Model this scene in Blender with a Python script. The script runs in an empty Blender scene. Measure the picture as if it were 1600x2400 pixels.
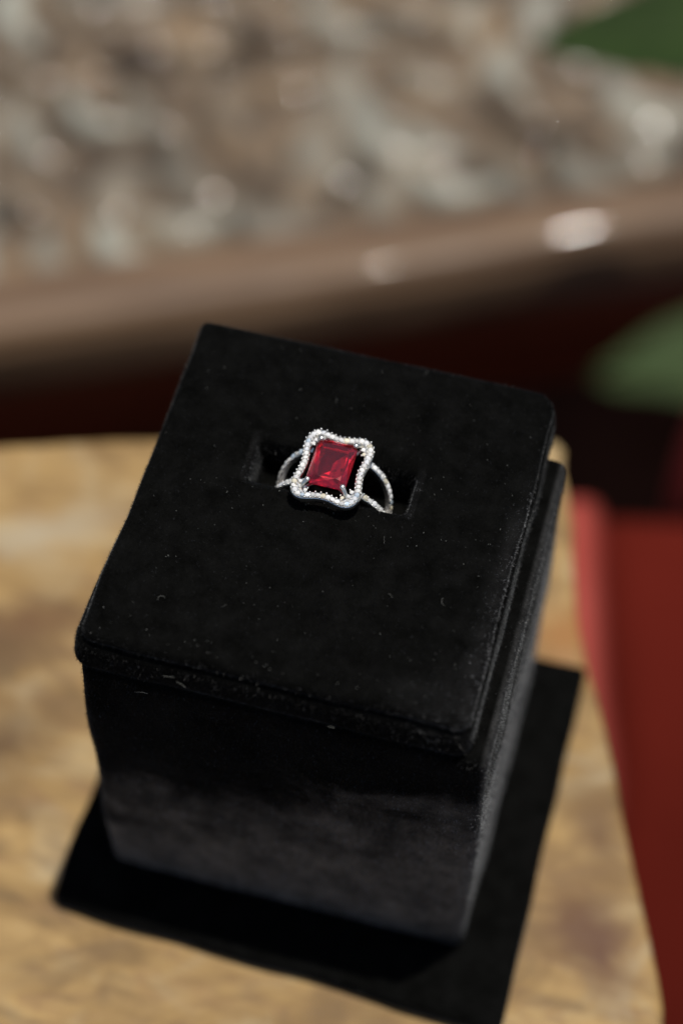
import bpy, bmesh, math, random
import numpy as np
from mathutils import Vector, Matrix, noise

random.seed(7)
rng = np.random.default_rng(7)
S = bpy.context.scene
COL = S.collection
MM = 0.001

# ------------------------------------------------------------------ camera, sky, sun, exposure
cam_d = bpy.data.cameras.new('camera')
cam = bpy.data.objects.new('camera', cam_d)
COL.objects.link(cam)
cam.location = (0.04315, -0.16068, 0.31772)
cam.rotation_mode = 'QUATERNION'
_rot = (Matrix.Rotation(0.25107, 3, 'Z') @ Matrix.Rotation(0.59632, 3, 'X') @ Matrix.Rotation(0.01677, 3, 'Z'))
cam.rotation_quaternion = _rot.to_quaternion()
cam_d.sensor_fit = 'VERTICAL'
cam_d.sensor_height = 36.0
cam_d.sensor_width = 24.0
cam_d.lens = 5034.8 / 2400 * 36
cam_d.clip_start = 0.005
cam_d.clip_end = 50
cam_d.dof.use_dof = True
cam_d.dof.focus_distance = 0.2935
cam_d.dof.aperture_fstop = 6.6
S.camera = cam

SUN = Vector((0.115, 0.12, 0.985)).normalized()
W = bpy.data.worlds.new('World')
S.world = W
W.use_nodes = True
wn = W.node_tree
sky = wn.nodes.new('ShaderNodeTexSky')
sky.sky_type = 'NISHITA'
sky.sun_disc = False
sky.sun_elevation = math.asin(SUN.z)
sky.sun_rotation = math.atan2(SUN.x, SUN.y)
sky.air_density = 1.0
sky.dust_density = 2.0
wn.links.new(sky.outputs[0], wn.nodes['Background'].inputs[0])
wn.nodes['Background'].inputs[1].default_value = 0.075
sun_d = bpy.data.lights.new('sun', 'SUN')
sun_d.energy = 3.6
sun_d.angle = math.radians(0.5)
sun_d.color = (1.0, 0.96, 0.88)
sun = bpy.data.objects.new('sun', sun_d)
sun.rotation_mode = 'QUATERNION'
sun.rotation_quaternion = SUN.to_track_quat('Z', 'Y')
sun.location = SUN * 2
COL.objects.link(sun)
S.view_settings.view_transform = 'Standard'
S.view_settings.look = 'None'
S.view_settings.exposure = 0
S.view_settings.gamma = 1
S.cycles.max_bounces = 12
S.cycles.transmission_bounces = 10
S.cycles.sample_clamp_indirect = 4.0

# ------------------------------------------------------------------ materials
def mat(name):
    m = bpy.data.materials.new(name)
    m.use_nodes = True
    return m, m.node_tree, m.node_tree.nodes['Principled BSDF']

def N(t, kind, **kw):
    n = t.nodes.new(kind)
    for k, v in kw.items():
        if isinstance(k, str) and k.startswith('i_'):
            n.inputs[k[2:].replace('_', ' ')].default_value = v
        else:
            setattr(n, k, v)
    return n

def tex(t, scale, detail=4, rough=0.55, dist=0.0, loc=(0, 0, 0), rot=(0, 0, 0), sc=(1, 1, 1)):
    """noise over object coordinates in metres"""
    c = t.nodes.new('ShaderNodeTexCoord')
    mp = t.nodes.new('ShaderNodeMapping')
    mp.inputs['Location'].default_value = loc
    mp.inputs['Rotation'].default_value = rot
    mp.inputs['Scale'].default_value = sc
    n = t.nodes.new('ShaderNodeTexNoise')
    n.inputs['Scale'].default_value = scale
    n.inputs['Detail'].default_value = detail
    n.inputs['Roughness'].default_value = rough
    n.inputs['Distortion'].default_value = dist
    t.links.new(c.outputs['Object'], mp.inputs['Vector'])
    t.links.new(mp.outputs[0], n.inputs['Vector'])
    return n

def ramp(t, src, stops, interp='LINEAR'):
    r = t.nodes.new('ShaderNodeValToRGB')
    e = r.color_ramp.elements
    while len(e) < len(stops):
        e.new(0.5)
    for k, (p, c) in enumerate(stops):
        e[k].position = p
        e[k].color = (c[0], c[1], c[2], 1) if len(c) == 3 else c
    r.color_ramp.interpolation = interp
    t.links.new(src, r.inputs[0])
    return r

def mix(t, fac, a, b, mode='MIX'):
    m = t.nodes.new('ShaderNodeMix')
    m.data_type = 'RGBA'
    m.blend_type = mode
    for sock, v in ((m.inputs[0], fac), (m.inputs[6], a), (m.inputs[7], b)):
        if isinstance(v, (int, float)):
            sock.default_value = v
        elif isinstance(v, tuple):
            sock.default_value = (v[0], v[1], v[2], 1)
        else:
            t.links.new(v, sock)
    return m.outputs[2]

def bump(t, bsdf, h, strength, dist):
    b = t.nodes.new('ShaderNodeBump')
    b.inputs['Strength'].default_value = strength
    b.inputs['Distance'].default_value = dist
    t.links.new(h, b.inputs['Height'])
    t.links.new(b.outputs[0], bsdf.inputs['Normal'])

def soft(t, src, lo, hi):
    mr = t.nodes.new('ShaderNodeMapRange')
    mr.interpolation_type = 'SMOOTHSTEP'
    mr.inputs[1].default_value = lo
    mr.inputs[2].default_value = hi
    t.links.new(src, mr.inputs[0])
    return mr.outputs[0]

def math_(t, op, a, b=None, c=None):
    m = N(t, 'ShaderNodeMath', operation=op)
    for k, v in enumerate((a, b, c)):
        if v is None:
            continue
        if isinstance(v, (int, float)):
            m.inputs[k].default_value = v
        else:
            t.links.new(v, m.inputs[k])
    return m.outputs[0]

def nap_sheen(t, where):
    """nap sheen painted grey into the colour: the edges and lower box"""
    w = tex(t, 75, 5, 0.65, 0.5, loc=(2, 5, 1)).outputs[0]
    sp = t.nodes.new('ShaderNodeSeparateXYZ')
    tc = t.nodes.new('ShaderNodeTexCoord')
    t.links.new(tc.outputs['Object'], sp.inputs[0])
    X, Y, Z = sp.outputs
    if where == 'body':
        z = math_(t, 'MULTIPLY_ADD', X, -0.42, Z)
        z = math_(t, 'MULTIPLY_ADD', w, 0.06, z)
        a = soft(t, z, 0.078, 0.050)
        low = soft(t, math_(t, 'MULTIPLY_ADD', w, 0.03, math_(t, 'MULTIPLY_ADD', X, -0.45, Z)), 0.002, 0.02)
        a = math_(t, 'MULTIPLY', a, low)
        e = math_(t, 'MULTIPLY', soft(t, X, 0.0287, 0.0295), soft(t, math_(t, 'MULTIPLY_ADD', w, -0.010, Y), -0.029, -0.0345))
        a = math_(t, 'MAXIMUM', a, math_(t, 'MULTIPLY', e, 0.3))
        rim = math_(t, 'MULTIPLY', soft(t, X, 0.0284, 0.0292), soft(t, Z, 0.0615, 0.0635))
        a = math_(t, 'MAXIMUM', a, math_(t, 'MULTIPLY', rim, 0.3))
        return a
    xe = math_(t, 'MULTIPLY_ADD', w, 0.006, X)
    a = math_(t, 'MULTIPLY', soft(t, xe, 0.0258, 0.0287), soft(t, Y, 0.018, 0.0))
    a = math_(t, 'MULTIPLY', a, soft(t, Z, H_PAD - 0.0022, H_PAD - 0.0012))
    # painted sheen on the front corner
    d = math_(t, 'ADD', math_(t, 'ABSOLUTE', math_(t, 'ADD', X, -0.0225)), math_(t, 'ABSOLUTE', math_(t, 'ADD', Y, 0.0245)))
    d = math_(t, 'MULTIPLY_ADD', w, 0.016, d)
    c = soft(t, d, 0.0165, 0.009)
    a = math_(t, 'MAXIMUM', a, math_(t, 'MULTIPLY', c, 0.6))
    # paler lines along both ends of the slot
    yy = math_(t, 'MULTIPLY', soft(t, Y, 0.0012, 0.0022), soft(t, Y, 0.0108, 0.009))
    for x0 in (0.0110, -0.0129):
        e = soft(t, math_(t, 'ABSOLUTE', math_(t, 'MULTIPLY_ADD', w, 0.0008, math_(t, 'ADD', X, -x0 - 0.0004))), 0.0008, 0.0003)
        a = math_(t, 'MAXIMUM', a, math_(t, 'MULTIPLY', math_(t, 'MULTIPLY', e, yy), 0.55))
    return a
H_PAD = 0.0733

def m_velvet(name, where=None):
    m, t, b = mat(name)
    n = tex(t, 260, 5, 0.7)
    c = ramp(t, n.outputs[0], [(0.3, (0.002, 0.002, 0.0018)), (0.75, (0.006, 0.006, 0.0057))]).outputs[0]
    n2 = tex(t, 70, 3, 0.6, 1.0)
    sh = ramp(t, n2.outputs[0], [(0.3, (0.03,) * 3), (0.7, (0.2,) * 3)]).outputs[0]
    if where:
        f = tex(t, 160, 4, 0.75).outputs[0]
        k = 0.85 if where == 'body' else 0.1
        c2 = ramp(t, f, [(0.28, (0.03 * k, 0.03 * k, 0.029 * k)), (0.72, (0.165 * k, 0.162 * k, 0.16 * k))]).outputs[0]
        c = mix(t, nap_sheen(t, where), c, c2)
    t.links.new(c, b.inputs['Base Color'])
    b.inputs['Roughness'].default_value = 1.0
    b.inputs['Specular IOR Level'].default_value = 0.0
    t.links.new(sh, b.inputs['Sheen Weight'])
    b.inputs['Sheen Roughness'].default_value = 0.3
    b.inputs['Sheen Tint'].default_value = (0.9, 0.95, 1.0, 1)
    bump(t, b, tex(t, 2500, 2).outputs[0], 0.5, 0.0003)
    return m

def m_fibre(name, where=None):
    m, t, b = mat(name)
    n = tex(t, 1800, 1)
    c = ramp(t, n.outputs[0], [(0.45, (0.004, 0.004, 0.004)), (0.58, (0.01, 0.01, 0.01)), (0.7, (0.07, 0.07, 0.073))]).outputs[0]
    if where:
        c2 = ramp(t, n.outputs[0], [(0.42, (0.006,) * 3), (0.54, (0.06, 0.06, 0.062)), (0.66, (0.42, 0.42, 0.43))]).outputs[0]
        c = mix(t, nap_sheen(t, where), c, c2)  # fibres painted paler where the sheen lies
    t.links.new(c, b.inputs['Base Color'])
    b.inputs['Roughness'].default_value = 0.38
    b.inputs['Specular IOR Level'].default_value = 0.25
    return m

def m_simple(name, col, rough=0.5, metal=0.0, spec=0.5, coat=0.0, var=0.0, vscale=60):
    m, t, b = mat(name)
    if var:
        n = tex(t, vscale, 5, 0.6)
        lo = tuple(c * (1 - var) for c in col)
        hi = tuple(min(1, c * (1 + var)) for c in col)
        r = ramp(t, n.outputs[0], [(0.3, lo), (0.7, hi)])
        t.links.new(r.outputs[0], b.inputs['Base Color'])
    else:
        b.inputs['Base Color'].default_value = (*col, 1)
    b.inputs['Roughness'].default_value = rough
    b.inputs['Metallic'].default_value = metal
    b.inputs['Specular IOR Level'].default_value = spec
    b.inputs['Coat Weight'].default_value = coat
    b.inputs['Coat Roughness'].default_value = 0.08
    return m

M_VELVET = m_velvet('black_velvet')
M_VELVET2 = m_velvet('body_black_velvet', 'body')
M_VELVET3 = m_velvet('pad_black_velvet', 'pad')
M_FIBRE = m_fibre('velvet_fibre')
M_FIBRE2 = m_fibre('body_velvet_fibre', 'body')
M_FIBRE3 = m_fibre('pad_velvet_fibre', 'pad')
M_LINT = m_simple('pale_lint', (0.22, 0.22, 0.2), 0.6, var=0.5, vscale=400)
M_SILVER = m_simple('silver', (0.9, 0.88, 0.84), 0.27, 1.0, var=0.08, vscale=900)
M_PRONG = m_simple('prong_silver', (0.92, 0.88, 0.8), 0.32, 1.0)

def m_diamond():
    m, t, b = mat('clear_stone')
    oi = t.nodes.new('ShaderNodeObjectInfo')
    col = ramp(t, oi.outputs['Random'], [(0.0, (0.97, 0.96, 0.93)), (0.55, (0.97, 0.97, 0.97)), (0.72, (0.97, 0.9, 0.7)), (0.8, (0.75, 0.88, 1.0)), (0.88, (0.95, 0.97, 1.0))], 'CONSTANT')  # yellow and blue tints stand in for the stones' fire
    t.links.new(col.outputs[0], b.inputs['Base Color'])
    tr = math_(t, 'FRACT', math_(t, 'MULTIPLY', oi.outputs['Random'], 17.0))
    mr = t.nodes.new('ShaderNodeMapRange')
    mr.inputs[3].default_value = 0.0
    mr.inputs[4].default_value = 0.55
    t.links.new(tr, mr.inputs[0])
    t.links.new(mr.outputs[0], b.inputs['Transmission Weight'])
    b.inputs['Roughness'].default_value = 0.02
    b.inputs['IOR'].default_value = 2.3
    return m

def m_ruby():
    m, t, b = mat('red_stone')
    b.inputs['Base Color'].default_value = (0.95, 0.02, 0.06, 1)
    b.inputs['Roughness'].default_value = 0.035
    b.inputs['IOR'].default_value = 1.76
    b.inputs['Transmission Weight'].default_value = 0.955
    v = N(t, 'ShaderNodeVolumeAbsorption')
    v.inputs['Color'].default_value = (0.92, 0.04, 0.12, 1)
    v.inputs['Density'].default_value = 50
    t.links.new(v.outputs[0], t.nodes['Material Output'].inputs['Volume'])
    return m

M_DIAMOND = m_diamond()
M_RUBY = m_ruby()

def ell(t, cx, cy, rx, ry, ang, warp):
    """soft elliptical stain centred at cx, cy (metres, object space), edge broken by noise"""
    c = t.nodes.new('ShaderNodeTexCoord')
    mp = t.nodes.new('ShaderNodeMapping')
    mp.vector_type = 'TEXTURE'
    mp.inputs['Location'].default_value = (cx, cy, 0)
    mp.inputs['Rotation'].default_value = (0, 0, ang)
    mp.inputs['Scale'].default_value = (rx, ry, 1)
    t.links.new(c.outputs['Object'], mp.inputs[0])
    ln = N(t, 'ShaderNodeVectorMath', operation='LENGTH')
    t.links.new(mp.outputs[0], ln.inputs[0])
    ad = N(t, 'ShaderNodeMath', operation='MULTIPLY_ADD')
    t.links.new(warp, ad.inputs[0])
    ad.inputs[1].default_value = 1.75
    t.links.new(ln.outputs['Value'], ad.inputs[2])
    mr = t.nodes.new('ShaderNodeMapRange')
    mr.inputs[1].default_value = 2.35
    mr.inputs[2].default_value = 1.0
    t.links.new(ad.outputs[0], mr.inputs[0])
    return mr.outputs[0]

def m_wood():
    m, t, b = mat('rustic_wood')
    n1 = tex(t, 26, 6, 0.6, 1.6, sc=(1, 1.7, 1), rot=(0, 0, 0.4))
    base = ramp(t, n1.outputs[0], [(0.28, (0.09, 0.05, 0.018)), (0.42, (0.225, 0.13, 0.042)), (0.55, (0.36, 0.225, 0.08)),
                                   (0.7, (0.38, 0.28, 0.14)), (0.82, (0.31, 0.26, 0.16))]).outputs[0]
    n2 = tex(t, 60, 5, 0.6, 2.0, loc=(3, 1, 0), sc=(1, 2.4, 1), rot=(0, 0, 0.25))
    base = mix(t, ramp(t, n2.outputs[0], [(0.5, (0,) * 3), (0.72, (0.75,) * 3)]).outputs[0], base, (0.2, 0.105, 0.045))
    n3 = tex(t, 45, 3, 0.5, 1.0, loc=(9, 4, 0))
    base = mix(t, ramp(t, n3.outputs[0], [(0.55, (0,) * 3), (0.7, (0.6,) * 3)]).outputs[0], base, (0.42, 0.34, 0.21))
    n4 = tex(t, 15, 3, 0.5, 1.0, loc=(5, 7, 0), sc=(1, 2.2, 1), rot=(0, 0, 0.35))
    crk = ramp(t, n4.outputs[0], [(0.44, (0,) * 3), (0.487, (0.9,) * 3), (0.513, (0.9,) * 3), (0.55, (0,) * 3)]).outputs[0]
    crk = mix(t, ramp(t, n3.outputs[0], [(0.42, (1,) * 3), (0.52, (0,) * 3)]).outputs[0], (0, 0, 0), crk)
    base = mix(t, math_(t, 'MULTIPLY', crk, 0.7), base, (0.12, 0.065, 0.025))
    gr = tex(t, 150, 5, 0.7, 0.3, loc=(1, 1, 0), sc=(0.16, 1.6, 1), rot=(0, 0, 0.3))
    base = mix(t, 0.75, base, ramp(t, gr.outputs[0], [(0.3, (0.62, 0.58, 0.52)), (0.6, (1.0, 1.0, 1.0))]).outputs[0], 'MULTIPLY')
    base = mix(t, 0.1, base, (0.55, 0.38, 0.17))
    w = tex(t, 70, 4, 0.6, 0.5).outputs[0]
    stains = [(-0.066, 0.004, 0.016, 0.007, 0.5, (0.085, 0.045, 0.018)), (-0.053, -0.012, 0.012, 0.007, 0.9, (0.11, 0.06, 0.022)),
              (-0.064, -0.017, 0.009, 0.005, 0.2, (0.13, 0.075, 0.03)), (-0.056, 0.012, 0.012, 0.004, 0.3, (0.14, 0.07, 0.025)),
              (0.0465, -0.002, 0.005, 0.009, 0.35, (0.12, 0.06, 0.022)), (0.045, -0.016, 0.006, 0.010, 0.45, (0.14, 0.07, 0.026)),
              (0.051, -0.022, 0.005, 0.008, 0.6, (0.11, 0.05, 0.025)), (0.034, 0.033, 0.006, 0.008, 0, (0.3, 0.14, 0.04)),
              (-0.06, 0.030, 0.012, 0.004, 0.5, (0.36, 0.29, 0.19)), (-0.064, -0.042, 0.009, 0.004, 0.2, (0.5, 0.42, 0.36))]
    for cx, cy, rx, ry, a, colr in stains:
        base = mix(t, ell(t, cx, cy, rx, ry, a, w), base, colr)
    t.links.new(base, b.inputs['Base Color'])
    b.inputs['Roughness'].default_value = 0.6
    b.inputs['Specular IOR Level'].default_value = 0.3
    bump(t, b, n2.outputs[0], 0.25, 0.001)
    return m
M_WOOD = m_wood()

def m_carved():
    m, t, b = mat('carved_lacquer')
    at = N(t, 'ShaderNodeAttribute', attribute_name='sky_glint')
    n = tex(t, 30, 4, 0.6, 1.5)
    brown = ramp(t, n.outputs[0], [(0.38, (0.045, 0.03, 0.018)), (0.52, (0.15, 0.108, 0.07)), (0.68, (0.25, 0.165, 0.09))]).outputs[0]
    c = mix(t, at.outputs['Fac'], brown, (0.35, 0.345, 0.285))  # sky reflection painted grey onto the raised petals
    t.links.new(c, b.inputs['Base Color'])
    b.inputs['Roughness'].default_value = 0.42
    b.inputs['Specular IOR Level'].default_value = 0.2
    b.inputs['Coat Weight'].default_value = 0.45
    b.inputs['Coat Roughness'].default_value = 0.09
    return m

def m_rim(name, a, c, rough):
    m, t, b = mat(name)
    n = tex(t, 30, 6, 0.6, 0.6, sc=(0.35, 4, 4))
    r = ramp(t, n.outputs[0], [(0.3, a), (0.7, c)])
    t.links.new(r.outputs[0], b.inputs['Base Color'])
    b.inputs['Roughness'].default_value = rough
    b.inputs['Specular IOR Level'].default_value = 0.2
    b.inputs['Coat Weight'].default_value = 0.25
    b.inputs['Coat Roughness'].default_value = 0.07
    bump(t, b, tex(t, 60, 1, 0.5, sc=(0.6, 0.5, 0.5)).outputs[0], 0.25, 0.002)
    return m
M_CARVED = m_carved()
M_RIM = m_rim('rim_lacquer', (0.075, 0.042, 0.024), (0.215, 0.135, 0.078), 0.5)
M_APRON = m_rim('red_brown_lacquer', (0.12, 0.03, 0.014), (0.24, 0.055, 0.022), 0.5)
M_FLOOR = m_simple('shade_floor', (0.045, 0.017, 0.01), 1.0, spec=0.0, var=0.4, vscale=20)  # shade under the tables put into the floor's colour
M_RED = m_simple('shaded_red', (0.088, 0.0088, 0.005), 0.9, var=0.15, spec=0.05, vscale=15)  # chair red darkened to stand in for shade
M_PINK = m_simple('sunlit_red', (0.36, 0.062, 0.048), 0.5, var=0.12, vscale=20)  # the same red painted as if in the sun
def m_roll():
    """edge roll: sunlight painted pale into the red along the outer side"""
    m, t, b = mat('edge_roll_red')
    at = N(t, 'ShaderNodeAttribute', attribute_name='sun_side')
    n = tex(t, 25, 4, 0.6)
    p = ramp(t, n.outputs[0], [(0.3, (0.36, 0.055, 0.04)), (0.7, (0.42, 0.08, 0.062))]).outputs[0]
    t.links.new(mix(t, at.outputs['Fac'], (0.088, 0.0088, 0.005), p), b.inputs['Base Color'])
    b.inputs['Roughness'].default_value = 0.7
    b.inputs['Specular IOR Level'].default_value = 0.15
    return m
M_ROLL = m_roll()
M_LEAF = m_simple('leaf_green', (0.02, 0.036, 0.008), 0.6, var=0.35, vscale=50, spec=0.12)
M_LEAF2 = m_simple('pale_leaf_green', (0.047, 0.07, 0.026), 0.6, var=0.25, vscale=40, spec=0.15)
M_STEM = m_simple('plant_stem_brown', (0.09, 0.07, 0.03), 0.7, var=0.3)
M_POT = m_simple('terracotta', (0.3, 0.13, 0.08), 0.8, var=0.2)

# ------------------------------------------------------------------ mesh helpers (work in millimetres)
def link(name, me, m, parent=None, smooth=True):
    if m is not None and not me.materials:
        me.materials.append(m)
    if smooth:
        me.shade_smooth()
    o = bpy.data.objects.new(name, me)
    COL.objects.link(o)
    if parent:
        o.parent = parent
    return o

def mesh(name, V, F, m, parent=None, smooth=True):
    me = bpy.data.meshes.new(name)
    me.from_pydata([(v[0] * MM, v[1] * MM, v[2] * MM) for v in V], [], F)
    me.update()
    return link(name, me, m, parent, smooth)

def empty(name, loc=(0, 0, 0)):
    o = bpy.data.objects.new(name, None)
    o.empty_display_size = 0.02
    o.location = [c * MM for c in loc]
    COL.objects.link(o)
    return o

def tag(o, label=None, cat=None, group=None, kind=None):
    for k, v in (('label', label), ('category', cat), ('group', group), ('kind', kind)):
        if v:
            o[k] = v
    return o

def rr(x0, x1, y0, y1, r, ns=24, nc=6):
    """rounded rectangle, counter-clockwise, the same count of points for any size"""
    P = []
    R4 = list(r) if isinstance(r, (list, tuple)) else [r] * 4
    cs = [(x1 - R4[0], y0 + R4[0], -90), (x1 - R4[1], y1 - R4[1], 0), (x0 + R4[2], y1 - R4[2], 90), (x0 + R4[3], y0 + R4[3], 180)]
    for k, (cx, cy, a0) in enumerate(cs):
        arc = [(cx + R4[k] * math.cos(math.radians(a0 + 90 * j / nc)), cy + R4[k] * math.sin(math.radians(a0 + 90 * j / nc))) for j in range(nc + 1)]
        P += arc
        k2 = (k + 1) % 4
        nx_, ny_, na = cs[k2]
        q = (nx_ + R4[k2] * math.cos(math.radians(na)), ny_ + R4[k2] * math.sin(math.radians(na)))
        for j in range(1, ns):
            f = j / ns
            P.append((arc[-1][0] * (1 - f) + q[0] * f, arc[-1][1] * (1 - f) + q[1] * f))
    return P

def loft(loops, cap0=True, cap1=True, closed=True):
    n = len(loops[0])
    V = [v for L in loops for v in L]
    F = []
    for k in range(len(loops) - 1):
        for j in range(n if closed else n - 1):
            a, b = k * n + j, k * n + (j + 1) % n
            F.append((a, b, b + n, a + n))
    if cap0:
        F.append(tuple(reversed(range(n))))
    if cap1:
        F.append(tuple(range((len(loops) - 1) * n, len(loops) * n)))
    return V, F

def nz(x, y, z, s, seed=0.0):
    return noise.noise(Vector((x / s + seed, y / s - seed, z / s + 2 * seed)))

def tube(pts, rad, nseg=8, cap=True):
    pts = [Vector(p) for p in pts]
    loops = []
    up = Vector((0.13, 0.2, 1)).normalized()
    for k, p in enumerate(pts):
        d = (pts[min(k + 1, len(pts) - 1)] - pts[max(k - 1, 0)]).normalized()
        a = d.cross(up)
        if a.length < 0.05:
            a = d.cross(Vector((1, 0, 0)))
        a.normalize()
        b = a.cross(d).normalized()
        r = rad[k] if isinstance(rad, (list, tuple)) else rad
        loops.append([tuple(p + r * (math.cos(-2 * math.pi * j / nseg) * a + math.sin(-2 * math.pi * j / nseg) * b)) for j in range(nseg)])
    return loft(loops, cap, cap)

def join(parts):
    V, F = [], []
    for v, f in parts:
        o = len(V)
        V += list(v)
        F += [tuple(i + o for i in q) for q in f]
    return V, F

def ball(c, r, n=8, m=5, sz=1.0):
    V, F = [], []
    V.append((c[0], c[1], c[2] - r * sz))
    for i in range(1, m):
        a = math.pi * i / m
        for j in range(n):
            t = 2 * math.pi * j / n
            V.append((c[0] + r * math.sin(a) * math.cos(t), c[1] + r * math.sin(a) * math.sin(t), c[2] - r * sz * math.cos(a)))
    V.append((c[0], c[1], c[2] + r * sz))
    for j in range(n):
        F.append((0, 1 + (j + 1) % n, 1 + j))
        for i in range(m - 2):
            a, b = 1 + i * n + j, 1 + i * n + (j + 1) % n
            F.append((a, b, b + n, a + n))
        F.append((1 + (m - 2) * n + j, 1 + (m - 2) * n + (j + 1) % n, len(V) - 1))
    return V, F

def catmull(P, n, closed=True):
    """n points spread evenly over a smooth curve through P"""
    P = [Vector(p) for p in P]
    K = len(P)
    raw = []
    rngk = K if closed else K - 1
    for k in range(rngk):
        g = (lambda i: P[i % K]) if closed else (lambda i: P[max(0, min(K - 1, i))])
        a, b, c, d = g(k - 1), g(k), g(k + 1), g(k + 2)
        for j in range(20):
            u = j / 20
            raw.append(0.5 * ((2 * b) + (c - a) * u + (2 * a - 5 * b + 4 * c - d) * u * u + (3 * b - a - 3 * c + d) * u ** 3))
    raw.append(P[0] if closed else P[-1])
    L = [0]
    for k in range(1, len(raw)):
        L.append(L[-1] + (raw[k] - raw[k - 1]).length)
    out = []
    tot = n if closed else n - 1
    i = 0
    for k in range(n):
        s = L[-1] * k / tot
        while i < len(L) - 2 and L[i + 1] < s:
            i += 1
        f = (s - L[i]) / max(1e-9, L[i + 1] - L[i])
        out.append(raw[i].lerp(raw[i + 1], min(1, f)))
    return out

# ------------------------------------------------------------------ the velvet pile: short single fibres standing on a mesh
def pile(src, count, length, width, lean, parent, keep=None, fm=None):
    me = src.data
    me.calc_loop_triangles()
    nv = len(me.vertices)
    co = np.empty(nv * 3); me.vertices.foreach_get('co', co); co = co.reshape(-1, 3) * 1000
    nt = len(me.loop_triangles)
    tr = np.empty(nt * 3, dtype=np.int64); me.loop_triangles.foreach_get('vertices', tr); tr = tr.reshape(-1, 3)
    A, B, C = co[tr[:, 0]], co[tr[:, 1]], co[tr[:, 2]]
    cr = np.cross(B - A, C - A)
    ar = np.linalg.norm(cr, axis=1)
    nrm = cr / np.maximum(ar, 1e-9)[:, None]
    w = ar.copy()
    if keep is not None:
        w *= keep((A + B + C) / 3, nrm)
    idx = rng.choice(nt, count, p=w / w.sum())
    u, v = rng.random(count), rng.random(count)
    fl = u + v > 1
    u[fl], v[fl] = 1 - u[fl], 1 - v[fl]
    P = A[idx] + (B - A)[idx] * u[:, None] + (C - A)[idx] * v[:, None]
    n = nrm[idx]
    d = n + rng.normal(0, 0.42, (count, 3)) + np.array(lean)
    d /= np.linalg.norm(d, axis=1)[:, None]
    L = length * rng.uniform(0.5, 1.25, count)
    t = np.cross(d, rng.normal(0, 1, (count, 3)))
    t /= np.linalg.norm(t, axis=1)[:, None]
    wd = width * rng.uniform(0.6, 1.4, count)
    V = np.empty((count, 3, 3))
    V[:, 0] = P - n * 0.03 - t * wd[:, None] / 2
    V[:, 1] = P - n * 0.03 + t * wd[:, None] / 2
    V[:, 2] = P + d * L[:, None]
    V = (V * 0.001).reshape(-1)
    m2 = bpy.data.meshes.new('velvet_pile')
    m2.vertices.add(count * 3)
    m2.vertices.foreach_set('co', V)
    m2.loops.add(count * 3)
    m2.loops.foreach_set('vertex_index', np.arange(count * 3, dtype=np.int32))
    m2.polygons.add(count)
    m2.polygons.foreach_set('loop_start', np.arange(0, count * 3, 3, dtype=np.int32))
    m2.update(calc_edges=True)
    o = link('velvet_pile', m2, fm or M_FIBRE, parent, smooth=False)
    o['kind'] = 'stuff'
    return o

# ------------------------------------------------------------------ the ring box
H = 73.3          # pad top above the wood
TP = 7.9          # pad thickness
ZM = H - TP
box = empty('ring_box', (0, 0, 0))
tag(box, 'tall square black velvet ring box holding the ring in its padded top', 'ring box')

def square_loops(x0, x1, y0, y1, r, profile, seed, wob=0.3):
    loops = []
    for off, z in profile:
        L = []
        for (x, y) in rr(x0 - off, x1 + off, y0 - off, y1 + off, max(0.3, r + off)):
            d = wob * nz(x, y, z, 11, seed)
            cx, cy = (x0 + x1) / 2, (y0 + y1) / 2
            l = math.hypot(x - cx, y - cy)
            L.append((x + (x - cx) / l * d, y + (y - cy) / l * d, z))
        loops.append(L)
    return loops

# body
prof = [(-4.5, 3.05), (-2.2, 3.1), (-1.0, 3.6), (-0.3, 4.6), (-0.1, 6.0)]
prof += [(0.25 * math.sin(math.pi * k / 18), 6.0 + (ZM - 1.8 - 6.0) * k / 18) for k in range(1, 19)]
prof += [(-0.15, ZM - 1.0), (-0.5, ZM - 0.45), (-1.2, ZM - 0.15), (-3.2, ZM - 0.05), (-8, ZM - 0.05)]
V, F = loft(square_loops(-27.4, 29.6, -28.7, 22.8, 1.8, prof, 3.1, 0.45))
body = mesh('body', V, F, M_VELVET2, box)

# base board
prof = [(-2.0, 0.05), (-0.4, 0.05), (-0.02, 0.4), (0.0, 1.4), (-0.05, 2.4), (-0.4, 2.9), (-1.4, 3.0), (-9, 3.0)]
V, F = loft(square_loops(-34.8, 38.4, -38.4, 27.0, 1.4, prof, 8.2, 0.6))
V = [(x, y - (x - 8) * 0.032 * max(0, -y / 38), z) for x, y, z in V]
board = mesh('base_board', V, F, M_VELVET, box)

# pad with the ring slot
PX0, PX1, PY0, PY1 = -26.5, 26.5, -28.0, 28.0
SX0, SX1, SY0, SY1 = -12.6, 10.8, 1.9, 9.6
loops = []
pad_prof = [(-6, -TP), (-1.0, -TP), (0.35, -TP + 0.15), (0.6, -TP + 0.7), (0.62, -TP + 1.6), (0.45, -TP + 3.4), (0.35, -2.9), (0.1, -2.5), (-0.75, -2.25), (-0.8, -2.05),
            (-0.1, -1.7), (0.0, -1.2), (-0.25, -0.6), (-0.7, -0.2), (-1.4, -0.03), (-2.4, 0.0)]
for off, z in pad_prof:
    L = []
    for (x, y) in rr(PX0 - off, PX1 + off, PY0 - off, PY1 + off, [max(0.5, q + off) for q in (1.8, 3.4, 1.2, 2.2)]):
        d = 0.35 * nz(x, y, z, 9, 5.5)
        fl = max(0.0, min(1.0, (-y - 8) / 20)) * max(0.0, min(1.0, (-x - 12) / 12)) * max(0, min(1, (-z) / 3.0))
        L.append((x + d - 1.1 * fl, y + d * 0.6, H + z + 0.15 * nz(x, y, 0, 14, 1.2)))
    loops.append(L)
outer = rr(PX0 + 2.4, PX1 - 2.4, PY0 + 2.4, PY1 - 2.4, [0.5, 1.0, 0.5, 0.5])
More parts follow.
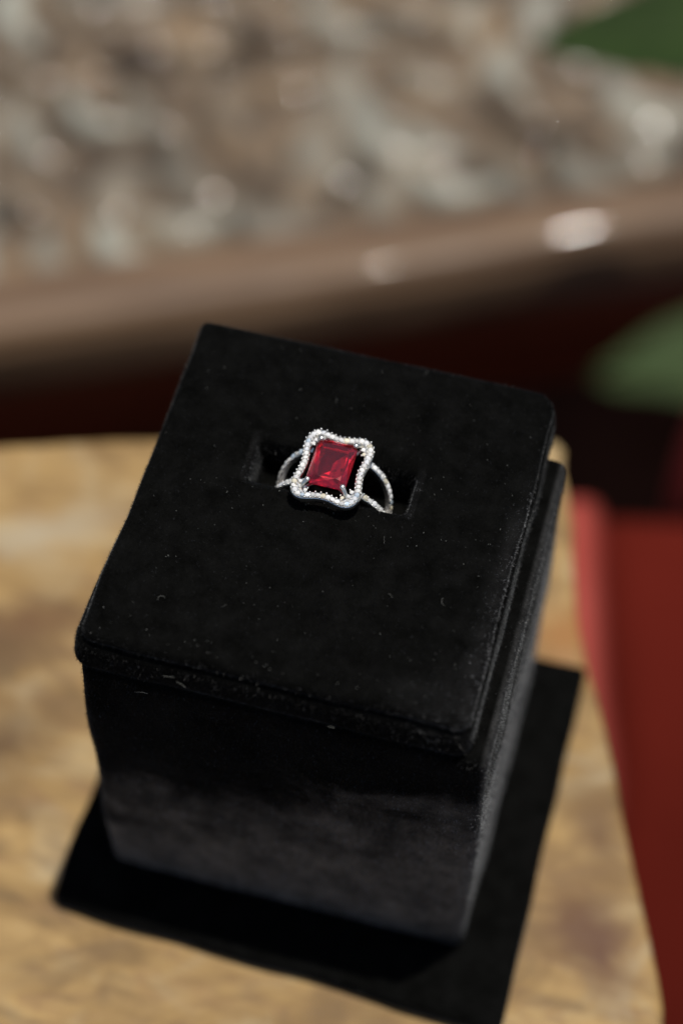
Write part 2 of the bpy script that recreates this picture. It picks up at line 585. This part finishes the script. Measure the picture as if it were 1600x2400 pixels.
slot = rr(SX0, SX1, SY0, SY1, 1.2)
for k in range(1, 23):
    f = k / 22
    L = []
    for (a, b) in zip(outer, slot):
        x, y = a[0] * (1 - f) + b[0] * f, a[1] * (1 - f) + b[1] * f
        edge = 1 - f
        z = 0.28 * nz(x, y, 0, 13, 1.2) * min(1, 4 * f) + 0.15 * nz(x, y, 0, 14, 1.2) * (1 - min(1, 4 * f)) + 0.25 * math.sin(math.pi * f)
        if k >= 21:
            z -= (k - 20) * 0.22
        L.append((x, y, H + z))
    loops.append(L)
for ins, z in ((0.25, -1.0), (0.45, -2.5), (0.5, -5.0), (0.6, -6.8), (1.2, -7.4), (2.6, -7.6)):
    loops.append([(x + 0.12 * nz(x, y, z, 3, 2), y + 0.15 * nz(x, y, z, 3, 4), H + z) for (x, y) in rr(SX0 + ins, SX1 - ins, SY0 + ins, SY1 - ins, 1.0)])
V, F = loft(loops)
pad = mesh('pad', V, F, M_VELVET3, box)

pile(pad, 150000, 0.42, 0.035, (0.1, -0.25, 0), pad, lambda c, n: np.where(c[:, 2] > H - TP + 0.1, 1.0, 0.05), M_FIBRE3)
pile(body, 110000, 0.45, 0.05, (0, 0, -0.3), body, lambda c, n: np.where((n[:, 1] < -0.3) | (n[:, 0] > 0.2), 1.0, 0.25) * np.where(c[:, 2] < ZM - 2, 0.6, 1.0), M_FIBRE2)
pile(board, 30000, 0.4, 0.06, (0, 0, 0), board, lambda c, n: np.where(n[:, 2] < -0.5, 0.0, 1.0))

# lint and stray hairs caught in the velvet
parts = []
for k in range(190):
    big = k < 7
    x, y = random.uniform(-25, 25), random.uniform(-27, 27)
    if SX0 - 1 < x < SX1 + 1 and SY0 - 3 < y < SY1 + 1:
        continue
    if k % 3 == 0 and not big:      # some of it gathers in the slot lips and by the front seam
        x, y = (random.gauss(0, 9), SY0 - 1.0 - abs(random.gauss(0, 1.5))) if k % 2 else (random.uniform(-24, 24), -27 + abs(random.gauss(0, 1.0)))
    z = H + 0.55
    a = random.uniform(0, 2 * math.pi)
    L = random.uniform(0.7, 1.9) if big else random.uniform(0.06, 0.22)
    curl = random.uniform(-2.6, 2.6)
    pts = []
    for j in range(7 if big else 3):
        pts.append((x, y, z + 0.1 * math.sin(j)))
        st = L / (6 if big else 2)
        x += st * math.cos(a)
        y += st * math.sin(a)
        a += curl / 3 + random.uniform(-0.4, 0.4)
    parts.append(tube(pts, 0.014 if big else 0.03, 3))
for (x, y, z, a, L) in ((-14.5, -29.4, H - 3.4, 0.1, 1.6), (-12.6, -29.5, H - 3.9, -0.6, 1.7), (-19, -29.3, H - 10, 0.2, 2.0), (8, -29.3, H - 6.5, 0.2, 1.0)):
    pts = []
    for j in range(7):
        pts.append((x, y, z))
        x += L / 6 * math.cos(a); z += L / 6 * math.sin(a)
        a += random.uniform(-0.6, 0.5)
    parts.append(tube(pts, 0.022, 3))
V, F = join(parts)
lint = mesh('lint', V, F, M_LINT)
tag(lint, 'pale specks and curled hairs of lint caught on the black velvet pad', 'lint', kind='stuff')

# ------------------------------------------------------------------ the ring
RX, RY = -0.7, 4.85
HZ = H + 3.0        # top of the halo frame
ring = empty('ring', (RX, RY, 0))
tag(ring, 'silver ring with a rectangular red gemstone in a wavy halo of small clear stones', 'ring')

half = [(4.62, 0), (4.76, 1.3), (4.99, 2.6), (5.02, 3.9), (4.65, 5.05), (3.95, 5.78), (3.0, 6.05), (1.95, 5.88), (0.9, 5.6)]
q1 = half
q2 = [(-x, y) for x, y in reversed(half[1:])]
outl = q1 + [(0, 5.5)] + q2 + [(-4.62, 0)]
outl += [(-x, -y) for x, y in half[1:]] + [(0, -5.5)] + [(x, -y) for x, y in reversed(half[1:])]
NH = 144
oc = catmull([(x, y, 0) for x, y in outl], NH)
def normals2(P):
    out = []
    for k in range(len(P)):
        d = (P[(k + 1) % len(P)] - P[k - 1]).normalized()
        out.append(Vector((-d.y, d.x, 0)))      # inward for a counter-clockwise loop
    return out
on = normals2(oc)
BW = 1.28
def cor(k):
    """the band is broader at its four corners"""
    a = abs(math.atan2(abs(oc[k].y), abs(oc[k].x)) - math.atan2(5.3, 4.4))
    return max(0.0, 1 - (a / 0.42) ** 2)
def off(d, z):
    if d > BW / 2:
        return [(oc[k].x + on[k].x * (d + 0.55 * cor(k)), oc[k].y + on[k].y * (d + 0.55 * cor(k)), z) for k in range(NH)]
    return [(oc[k].x + on[k].x * d, oc[k].y + on[k].y * d, z) for k in range(NH)]
hl = [off(0.2, HZ - 1.0), off(0.1, HZ - 0.8), off(0.12, HZ - 0.25), off(0.2, HZ - 0.16), off(0.32, HZ - 0.24), off(BW - 0.32, HZ - 0.24), off(BW - 0.2, HZ - 0.16), off(BW - 0.12, HZ - 0.25),
      off(BW - 0.1, HZ - 0.8), off(BW - 0.2, HZ - 1.0), off(0.2, HZ - 1.0)]
V, F = loft(hl, False, False)
halo = mesh('halo_frame', V, F, M_SILVER, ring, smooth=False)

# one small brilliant-cut stone, shared by all
def brilliant(r):
    V, F = [], []
    n = 8
    for j in range(n):
        a = 2 * math.pi * (j + 0.5) / n
        V.append((0.56 * r * math.cos(a), 0.56 * r * math.sin(a), 0.33 * r))
    for j in range(2 * n):
        a = 2 * math.pi * j / (2 * n)
        V.append((r * math.cos(a), r * math.sin(a), 0.0))
    V.append((0, 0, -0.85 * r))
    F.append(tuple(range(n)))
    g = lambda j: n + j % (2 * n)
    for j in range(n):
        F.append((j, g(2 * j), g(2 * j + 1)))
        F.append((j, g(2 * j + 1), g(2 * j + 2)))
        F.append((j, g(2 * j + 2), (j + 1) % n))
    for j in range(2 * n):
        F.append((g(j + 1), g(j), len(V) - 1))
    return V, F
sm = bpy.data.meshes.new('diamond')
V, F = brilliant(0.46)
sm.from_pydata([(a * MM, b * MM, c * MM) for a, b, c in V], [], F)
sm.materials.append(M_DIAMOND)
sm.update()
def stone(p, nrm, s=1.0):
    o = bpy.data.objects.new('diamond', sm)
    COL.objects.link(o)
    o.parent = ring
    q = Vector(nrm).to_track_quat('Z', 'Y').to_matrix().to_4x4() @ Matrix.Rotation(random.uniform(0, 6.28), 4, 'Z') @ Matrix.Rotation(random.uniform(-0.16, 0.16), 4, 'X')
    o.matrix_local = Matrix.Translation(Vector(p) * MM) @ q @ Matrix.Scale(s, 4)
    return o

beads = []
mid = catmull([(oc[k] + on[k] * (0.62)) for k in range(NH)], 104)
mn = normals2(mid)
for k in range(104):
    p = mid[k]
    if k % 2 == 0:
        stone((p.x, p.y, HZ + 0.04), (random.uniform(-.3, .3), random.uniform(-.3, .3), 1), random.uniform(0.72, 0.84))
    else:
        for s in (-1, 1):
            q = p + mn[k] * (s * 0.45 + random.uniform(-.03, .03))
            beads.append(ball((q.x, q.y, HZ + random.uniform(0.02, 0.1)), random.uniform(0.14, 0.18), 7, 4))
        q = p + mn[k] * 0.0
        beads.append(ball((q.x, q.y, HZ - 0.05), 0.11, 6, 4))

for cx_, cy_ in ((1, 1), (-1, 1), (-1, -1), (1, -1)):
    for (x, y) in ((3.35, 4.05), (2.6, 4.55), (3.62, 3.3)):
        stone((cx_ * x, cy_ * y, HZ + 0.02), (random.uniform(-.2, .2), random.uniform(-.2, .2), 1), 0.62)
        beads.append(ball((cx_ * (x - 0.3), cy_ * (y - 0.3), HZ + 0.08), 0.15, 7, 4))

# shank: two pave arms on each side merging into one plain band below
R0 = 8.1
ZC = HZ - 0.75 - R0
def shank_pt(th, yo):
    return Vector((R0 * math.sin(th), yo, ZC + R0 * math.cos(th)))
def arm(sx, sy):
    pts, nr = [], []
    K = 22
    for k in range(K):
        f = k / (K - 1)
        th = math.radians(27 + 70 * f)
        y = (3.0 if sy > 0 else 1.7) * math.cos(f * math.pi / 2) ** 0.8 + 0.35 if f < 1 else 0.35
        p = shank_pt(th, sy * y)
        p.x *= sx
        pts.append(p)
        nr.append(Vector((sx * math.sin(th), 0, math.cos(th))))
    return pts, nr
def ribbon(pts, nr, w, h):
    loops = []
    for k, p in enumerate(pts):
        d = (pts[min(k + 1, len(pts) - 1)] - pts[max(k - 1, 0)]).normalized()
        b = d.cross(nr[k]).normalized()
        n = nr[k]
        c = [(-w / 2 + .08, -h), (w / 2 - .08, -h), (w / 2 - .08, -0.06), (w / 2 - 0.14, 0), (-w / 2 + 0.14, 0), (-w / 2 + .08, -0.06)]
        loops.append([tuple(p + b * u + n * v) for u, v in c])
    return loft(loops)
for sx in (-1, 1):
    for sy in (-1, 1):
        pts, nr = arm(sx, sy)
        V, F = ribbon(pts, nr, 0.92, 0.6)
        mesh('arm', V, F, M_SILVER, ring, smooth=False)
        Ls = [0]
        for k in range(1, len(pts)):
            Ls.append(Ls[-1] + (pts[k] - pts[k - 1]).length)
        s = 1.0
        while s < Ls[-1] - 0.2:
            k = max(i for i in range(len(Ls)) if Ls[i] <= s)
            k = min(k, len(pts) - 2)
            f = (s - Ls[k]) / (Ls[k + 1] - Ls[k])
            p = pts[k].lerp(pts[k + 1], f)
            n = nr[k]
            stone(p + n * 0.2, n + Vector((random.uniform(-.3, .3), random.uniform(-.3, .3), 0)), 0.93)
            d = (pts[k + 1] - pts[k]).normalized()
            b = d.cross(n).normalized()
            for u in (-1, 1):
                q = p + d * 0.44 + b * (0.4 * u) + n * 0.14
                beads.append(ball(q, 0.15, 6, 4))
            s += 0.86
band = []
K = 40
pts = [shank_pt(math.radians(93 + 174 * k / (K - 1)), 0) for k in range(K)]
nr = [Vector((math.sin(math.radians(93 + 174 * k / (K - 1))), 0, math.cos(math.radians(93 + 174 * k / (K - 1))))) for k in range(K)]
V, F = ribbon(pts, nr, 1.5, 0.6)
mesh('band', V, F, M_SILVER, ring, smooth=False)
V, F = join(beads)
o = mesh('bead_setting', V, F, M_SILVER, ring)
o['kind'] = 'stuff'

# gallery bars under the red stone carry it on the halo
GX, GY = -0.15, 0.25
parts = []
gl = [(2.3, 3.3), (-2.3, 3.3), (-2.3, -3.3), (2.3, -3.3)]
parts.append(tube([(GX + x * .8, GY + y * .8, HZ - 1.3) for x, y in gl + gl[:1]], 0.28, 6))
for x, y in gl:
    parts.append(tube([(GX + x * .8, GY + y * .8, HZ - 1.3), (GX + x * 1.45, GY + y * 1.32, HZ - 0.75)], 0.25, 6))
V, F = join(parts)
mesh('gallery', V, F, M_SILVER, ring)

# the red stone
def octo(hx, hy, c, z, m=0):
    P = [(hx, -hy + c), (hx, hy - c), (hx - c, hy), (-hx + c, hy), (-hx, hy - c), (-hx, -hy + c), (-hx + c, -hy), (hx - c, -hy)]
    return [(GX + x, GY + y, z) for x, y in P]
GZ = HZ + 0.35
hx, hy = 2.86, 3.84
T = octo(1.95, 2.75, 0.7, GZ + 0.85)
G0 = octo(hx, hy, 0.75, GZ + 0.05)
G1 = octo(hx, hy, 0.75, GZ - 0.08)
P1 = []
for k in range(8):
    a, b = G1[k], G1[(k + 1) % 8]
    f = 0.5
    P1.append((GX + ((a[0] + b[0]) / 2 - GX) * 0.62, GY + ((a[1] + b[1]) / 2 - GY) * 0.66, GZ - 1.25))
Kl = [(GX, GY - 0.7, GZ - 2.2), (GX, GY + 0.7, GZ - 2.2)]
def midp(a, b, f=0.5):
    return tuple(a[i] * (1 - f) + b[i] * f for i in range(3))
V = []
F = []
def add(L):
    o = len(V)
    V.extend(L)
    return list(range(o, o + len(L)))
iT = add(T)
# crown: a mid ring of points between table and girdle makes kite and triangle facets
Mr = []
for k in range(8):
    a = midp(T[k], T[(k + 1) % 8]); b = midp(G0[k], G0[(k + 1) % 8])
    q = midp(a, b, 0.42)
    Mr.append((q[0], q[1], q[2] + 0.2))
iM = add(Mr)
iG = add(G0)
iH = add(G1)
iP = add(P1)
iK = add(Kl)
F.append(tuple(iT))
for k in range(8):
    k2 = (k + 1) % 8
    F.append((iT[k], iM[k], iT[k2]))
    F.append((iG[k], iG[k2], iM[k]))
    F.append((iT[k2], iM[k], iG[k2]))
    F.append((iT[k2], iG[k2], iM[k2]))
    F.append((iH[k], iH[k2], iG[k2], iG[k]))
    F.append((iP[k], iH[k2], iH[k]))
    F.append((iP[k], iP[k2], iH[k2]))
# P1 runs: right side (0), upper right (1), back (2), upper left (3), left (4), lower left (5), front (6), lower right (7)
for k in range(8):
    k2 = (k + 1) % 8
    ka = 1 if k in (0, 1, 2, 3) else 0
    F.append((iP[k], iK[ka], iP[k2]))
F.append((iP[0], iK[0], iK[1]))
F.append((iP[4], iK[1], iK[0]))
ruby = mesh('red_gemstone', V, F, M_RUBY, ring, smooth=False)
bm = bmesh.new(); bm.from_mesh(ruby.data); bmesh.ops.recalc_face_normals(bm, faces=bm.faces); bm.to_mesh(ruby.data); bm.free()

for sx, sy in ((1, 1), (-1, 1), (-1, -1), (1, -1)):
    a = Vector((GX + sx * 3.35, GY + sy * 4.55, HZ - 0.6))
    b = Vector((GX + sx * 2.95, GY + sy * 4.1, HZ + 0.35))
    c = Vector((GX + sx * 2.62, GY + sy * 3.72, GZ + 0.36))
    d = Vector((GX + sx * 2.3, GY + sy * 3.4, GZ + 0.55))
    pts = catmull([a, b, c, d], 9, closed=False)
    V, F = join([tube(pts, [0.3, 0.28, 0.27, 0.27, 0.28, 0.3, 0.32, 0.3, 0.18], 10), ball(tuple(c.lerp(d, 0.4) + Vector((0, 0, 0.06))), 0.4, 12, 8, 0.8)])
    mesh('prong', V, F, M_PRONG, ring)

# ------------------------------------------------------------------ the wooden table under the box
wt = empty('wooden_table', (0, 0, 0))
tag(wt, 'sunlit light brown rustic wooden table with dark stains under the ring box', 'table')
edge = [(23.4, 74.6), (25.6, 69), (28.3, 62.5), (31.0, 52.6), (34.4, 40), (38.2, 30), (41.2, 23.9), (46.6, 11.5), (49.6, 3.5), (53.6, -6.5),
        (57.6, -16), (61.4, -25.5), (62.9, -32), (70, -60), (82, -100), (96, -150), (60, -175), (-80, -180), (-200, -170), (-240, -80), (-215, -12),
        (-160, 14), (-110, 33.5), (-74.5, 46.6), (-49.5, 55), (-12, 66), (10, 71.8)]
ol = catmull([(x, y, 0) for x, y in edge], 420)
cx, cy = 0, -20
loops = []
inn = normals2([Vector((p.x, p.y, 0)) for p in reversed(ol)])[::-1]
def wl(d, z, s=1.0):
    L = []
    for p, n in zip(ol, inn):
        x, y = p.x + n.x * d, p.y + n.y * d
        x, y = cx + (x - cx) * s, cy + (y - cy) * s
        zz = z
        if s < 1 or d != 0:
            zz = z - 0.35 - 0.5 * abs(nz(x, y, 0, 16, 3.3)) * min(1, (1 - s) * 6 + .2) + 0.25 * nz(x, y, 0, 5, 2)
        else:
            x += 0.5 * nz(x, y, z, 7, 1); y += 0.5 * nz(x, y, z, 7, 9)
        L.append((x, y, zz))
    return L
def shrink(z, s, e):
    return wl(0, z, s)
loops = [[(cx + (p.x - cx) * 0.97, cy + (p.y - cy) * 0.97, -34) for p in ol], wl(0, -33), wl(0, -24), wl(0, -14), wl(0, -6), wl(0, -2.6), shrink(-0.9, 0.9955, 0)]
loops[-1] = [(x, y, z - 0.0) for x, y, z in loops[-1]]
for s in [0.985, 0.97, 0.95, 0.92, 0.88, 0.84, 0.8, 0.75, 0.7, 0.65, 0.6, 0.55, 0.5, 0.45, 0.4, 0.3, 0.2, 0.1, 0.02]:
    loops.append(wl(0, 0, s))
V, F = loft(list(reversed(loops)))
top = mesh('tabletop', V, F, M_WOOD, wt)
V, F = tube([(-60, -60, -34.5), (-58, -62, -200), (-62, -60, -448)], [55, 45, 60], 20)
mesh('pedestal', V, F, M_WOOD, wt)

# ------------------------------------------------------------------ carved table behind
ct = empty('carved_table', (-47, 188.6, -110))
ct.rotation_euler = (0, 0, math.radians(26.4))
tag(ct, 'brown lacquered table with a carved leafy top and a glossy rim behind the box', 'table')
U0, U1, V0, V1, ST = -190, 260, 21, 300, 1.25
us = np.arange(U0, U1 + 0.1, ST)
vs = np.arange(V0, V1 + 0.1, ST)
UU, VV = np.meshgrid(us, vs)
Z = np.zeros_like(UU)
GLINT = np.zeros_like(UU)
pr = random.Random(11)
pet = []
for gx in np.arange(U0, U1, 19):
    for gy in np.arange(V0 + 9, V1, 23):
        if gy > 215:
            continue
        pet.append((gx + pr.uniform(-4, 4), gy + pr.uniform(-4, 4), pr.uniform(12, 20), pr.uniform(5, 8.5), pr.gauss(2.1, 0.6), pr.uniform(3.5, 8), pr.random() ** 1.7))
for (a, b, l, w, an, h, glint) in pet:
    m_ = (abs(UU - a) < 22) & (abs(VV - b) < 22)
    du, dv = UU[m_] - a, VV[m_] - b
    c_, s_ = math.cos(an), math.sin(an)
    p_ = (du * c_ + dv * s_)
    q_ = (-du * s_ + dv * c_) + 0.035 * p_ ** 2
    r2 = (p_ / l) ** 2 + (q_ / w) ** 2
    f = np.clip(1 - r2, 0, 1) ** 0.55
    hh = h * f
    z0 = Z[m_]
    win = hh > z0
    z0 = np.maximum(z0, hh)
    Z[m_] = z0
    w0 = GLINT[m_]
    w0[win] = (glint * np.clip(f * 1.4 - 0.2, 0, 1))[win]
    GLINT[m_] = w0
Z = Z - 8.0
Z[(VV < V0 + 1.5)] = -1.2
ny_, nx_ = UU.shape
V = np.stack([UU.ravel(), VV.ravel(), Z.ravel()], 1)
ii = np.arange(nx_ * ny_).reshape(ny_, nx_)
Q = np.stack([ii[:-1, :-1].ravel(), ii[:-1, 1:].ravel(), ii[1:, 1:].ravel(), ii[1:, :-1].ravel()], 1)
me = bpy.data.meshes.new('carved_panel')
me.from_pydata((V * 0.001).tolist(), [], Q.tolist())
at = me.attributes.new('sky_glint', 'FLOAT', 'POINT')
at.data.foreach_set('value', GLINT.ravel().astype(np.float32))
me.update()
link('carved_panel', me, M_CARVED, ct)
# rim: moulding swept along the front of the table
def moulding(prof, u0, u1, n, wob=0.0):
    loops = []
    for k in range(n):
        u = u0 + (u1 - u0) * k / (n - 1)
        loops.append([(u, v + wob * nz(u, v, z, 26, 4), z + wob * nz(u, z, v, 22, 7)) for v, z in prof])
    return loft(loops)
pf = [(21.5, -1.0), (20.5, 0.4), (18.5, 0.9), (14, 0.9), (9, 0.7), (5.5, 0.2), (3.4, -0.7), (2.2, -1.9), (1.5, -3.4), (1.3, -4.6), (0.6, -5.3), (0.1, -7), (-0.7, -12), (-1.5, -17), (-1.5, -19.5), (0, -21.5), (21.5, -21.5)]
V, F = moulding(pf, U0, U1, 220, 0.35)
# the edge's wave is shaped so the sun glints along it
acc, wav = 0.0, {}
for u in range(U0, U1 + 2):
    wav[u] = acc
    sl = 0.068 * math.sin(2 * math.pi * (u - 12) / 150) if u > -20 else 0.03
    acc += sl if u >= 12 else abs(sl)
zm_ = wav[12]
V = [(x, y, z + max(-0.7, min(3.0, wav[min(U1, int(math.floor(x)))] * (1 - (x - math.floor(x))) + wav[min(U1, int(math.floor(x)) + 1)] * (x - math.floor(x)) - zm_)) * min(1, max(0, (22 - y) / 8))) for x, y, z in V]
o = mesh('rim', V, F, M_RIM, ct)
bm = bmesh.new(); bm.from_mesh(o.data); bmesh.ops.recalc_face_normals(bm, faces=bm.faces); bm.to_mesh(o.data); bm.free()
V, F = moulding([(3, -21.7), (3, -30), (5, -33), (5, -62), (30, -62), (30, -21.7)], U0 + 4, U1 - 4, 60, 0.3)
o = mesh('apron', V, F, M_APRON, ct)
bm = bmesh.new(); bm.from_mesh(o.data); bmesh.ops.recalc_face_normals(bm, faces=bm.faces); bm.to_mesh(o.data); bm.free()
V, F = moulding([(21.7, -13), (21.7, -19.8), (V1, -19.8), (V1, -13)], U0, U1, 12)
o = mesh('underboard', V, F, M_APRON, ct)
bm = bmesh.new(); bm.from_mesh(o.data); bmesh.ops.recalc_face_normals(bm, faces=bm.faces); bm.to_mesh(o.data); bm.free()
for u in (U0 + 25, U1 - 25):
    for v in (45, V1 - 25):
        V, F = tube([(u, v, -16), (u, v, -120), (u, v, -339.5)], [14, 11, 13], 12)
        mesh('leg', V, F, M_APRON, ct)

# ------------------------------------------------------------------ red cushioned chair at the right
rc = empty('red_chair', (100, 40, -450))
tag(rc, 'red cushioned chair with shade painted dark and its sunlit rounded edge painted pale beside the wooden table', 'chair')
OX, OY, OZ = 100, 40, -450
lf = catmull([(25.5, 131, 0), (28.0, 122, 0), (30.5, 110, 0), (35.5, 90, 0), (38.5, 80, 0), (45, 62, 0), (47, 40, 0), (54, 10, 0), (62, -60, 0), (66, -150, 0)], 60, closed=False)
def fall(y):
    """the seat drops towards its front, a slope added to darken it"""
    return 0 if y > 105 else (105 - y) ** 2 / 150 if y > 20 else (85 ** 2) / 150 + (20 - y) * 1.13
rows = []
for k, p in enumerate(lf):
    row = []
    for j in range(16):
        f = j / 15
        x = p.x + 4 + f * 150
        y = p.y + 8 + f * 150 * 0.3 * (1 if p.y > 0 else 1 + p.y / 200)
        z = -103 - 5 * math.sin(math.pi * min(1, f * 1.2)) + 1.5 * nz(x, y, 0, 30, 1)
        if k < 3:
            z -= (3 - k) ** 2 * 1.6
        z -= fall(p.y)
        row.append((x - OX, y - OY, z - OZ))
    rows.append(row)
V, F = loft(rows, False, False, closed=False)
n0 = len(V)
bot = [(x, y, z - 22) for x, y, z in V]
V2 = V + bot
F2 = list(F) + [tuple(i + n0 for i in reversed(q)) for q in F]
nr_, nc_ = len(rows), 16
per = [j for j in range(nc_)] + [r * nc_ + nc_ - 1 for r in range(1, nr_)] + [(nr_ - 1) * nc_ + j for j in range(nc_ - 2, -1, -1)] + [r * nc_ for r in range(nr_ - 2, 0, -1)]
for a, b in zip(per, per[1:] + per[:1]):
    F2.append((a, b, b + n0, a + n0))
o = mesh('seat', V2, F2, M_RED, rc)
bm = bmesh.new(); bm.from_mesh(o.data); bmesh.ops.recalc_face_normals(bm, faces=bm.faces); bm.to_mesh(o.data); bm.free()
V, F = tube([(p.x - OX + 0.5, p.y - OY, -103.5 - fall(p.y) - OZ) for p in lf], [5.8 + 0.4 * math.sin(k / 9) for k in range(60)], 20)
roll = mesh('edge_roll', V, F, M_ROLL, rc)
at = roll.data.attributes.new('sun_side', 'FLOAT', 'POINT')
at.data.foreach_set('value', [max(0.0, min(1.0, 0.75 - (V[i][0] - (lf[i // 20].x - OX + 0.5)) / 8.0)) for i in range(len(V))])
pp = [(52, 157, -230), (49.5, 156, -140), (49, 155, -104), (52, 158, -75), (60, 166, -60), (90, 170, -56)]
V, F = tube([(a - OX, b - OY, c - OZ) for a, b, c in catmull(pp, 24, closed=False)], 3.2, 12)
mesh('armrest', V, F, M_PINK, rc)
for (x, y) in ((62, 120), (180, 160), (90, -80), (190, -60)):
    V, F = tube([(x - OX, y - OY, -128 - fall(y) - OZ), (x - OX, y - OY, 0)], [7, 5], 10)
    mesh('leg', V, F, M_RED, rc)

# ------------------------------------------------------------------ plant whose leaves hang into the frame
pl = empty('potted_plant', (150, 215, -450))
tag(pl, 'leafy green plant reaching in from the right beside the carved table', 'plant')
def P3(a, b, c):
    return (a - 150, b - 215, c + 450)
V, F = loft([[(r * math.cos(2 * math.pi * j / 24), r * math.sin(2 * math.pi * j / 24), z) for j in range(24)] for r, z in ((26, 0), (34, 70), (37, 72), (37, 84), (32, 84), (31, 76))])
mesh('pot', V, F, M_POT, pl)
def leaf(base, tip, width, m, roll=0.0, sag=4, label=None):
    base, tip = Vector(base), Vector(tip)
    ax = tip - base
    L = ax.length
    d = ax.normalized()
    side = d.cross(Vector((0, 0, 1))).normalized()
    side = Matrix.Rotation(roll, 3, d) @ side
    up = side.cross(d).normalized()
    rows = []
    K, J = 20, 9
    for k in range(K + 1):
        f = k / K
        w = width * (math.sin(math.pi * min(1, f * 1.02 if f < .5 else f) ** 0.9)) ** 0.8 * (1 - 0.15 * f) + 0.25
        if k == K:
            w = 0.1
        row = []
        for j in range(J):
            g = (j / (J - 1) - 0.5) * 2
            p = base + ax * f + side * (g * w) + up * (sag * math.sin(math.pi * f) + 0.12 * abs(g) * w + 0.25 * math.sin(k * 1.9) * abs(g))
            row.append(P3(*p))
        rows.append(row)
    top_v, top_f = loft(rows, False, False, closed=False)
    n = len(top_v)
    lowv = [(x, y, z - 0.35) for x, y, z in top_v]
    F_ = list(top_f) + [tuple(i + n for i in reversed(q)) for q in top_f]
    o = mesh('leaf', top_v + lowv, F_, m, pl)
    pts = [P3(*(base + ax * (k / 10) + up * (sag * math.sin(math.pi * k / 10) + 0.25))) for k in range(11)]
    v, f = tube(pts, [0.7 - 0.05 * k for k in range(11)], 6)
    mesh('midrib', v, f, M_LEAF2, o)
    return o
leaf((86, 222, -22), (-7, 206, -31), 22, M_LEAF, 0.1)
leaf((76, -39, 184), (36.0, -48.3, 175.5), 8.2, M_LEAF2, 0.1, 2)
leaf((170, 250, -40), (120, 320, -30), 18, M_LEAF, 0.1)
leaf((180, 200, -70), (250, 180, -60), 18, M_LEAF, 0.1)
leaf((160, 180, -100), (170, 100, -90), 16, M_LEAF, 0.1)
for pts in ([(150, 215, -370), (152, 220, -200), (140, 235, -80), (112, 240, -30), (86, 222, -22)],
            [(150, 215, -370), (156, 200, -200), (172, 130, 30), (150, 30, 190), (110, -15, 185), (76, -39, 184)],
            [(152, 220, -200), (160, 235, -110), (170, 250, -40)], [(152, 216, -220), (168, 205, -120), (180, 200, -70)],
            [(150, 214, -260), (156, 195, -150), (160, 180, -100)]):
    c = catmull(pts, 20, closed=False)
    V, F = tube([P3(*p) for p in c], [2.2 - 0.07 * k for k in range(20)], 8)
    mesh('stem', V, F, M_STEM, pl)

# ------------------------------------------------------------------ floor
V = [(-3000, -3000, -450), (3000, -3000, -450), (3000, 3000, -450), (-3000, 3000, -450)]
fl = mesh('floor', V, [(0, 1, 2, 3)], M_FLOOR, smooth=False)
tag(fl, 'floor under the tables, coloured dark for their shade', kind='structure')
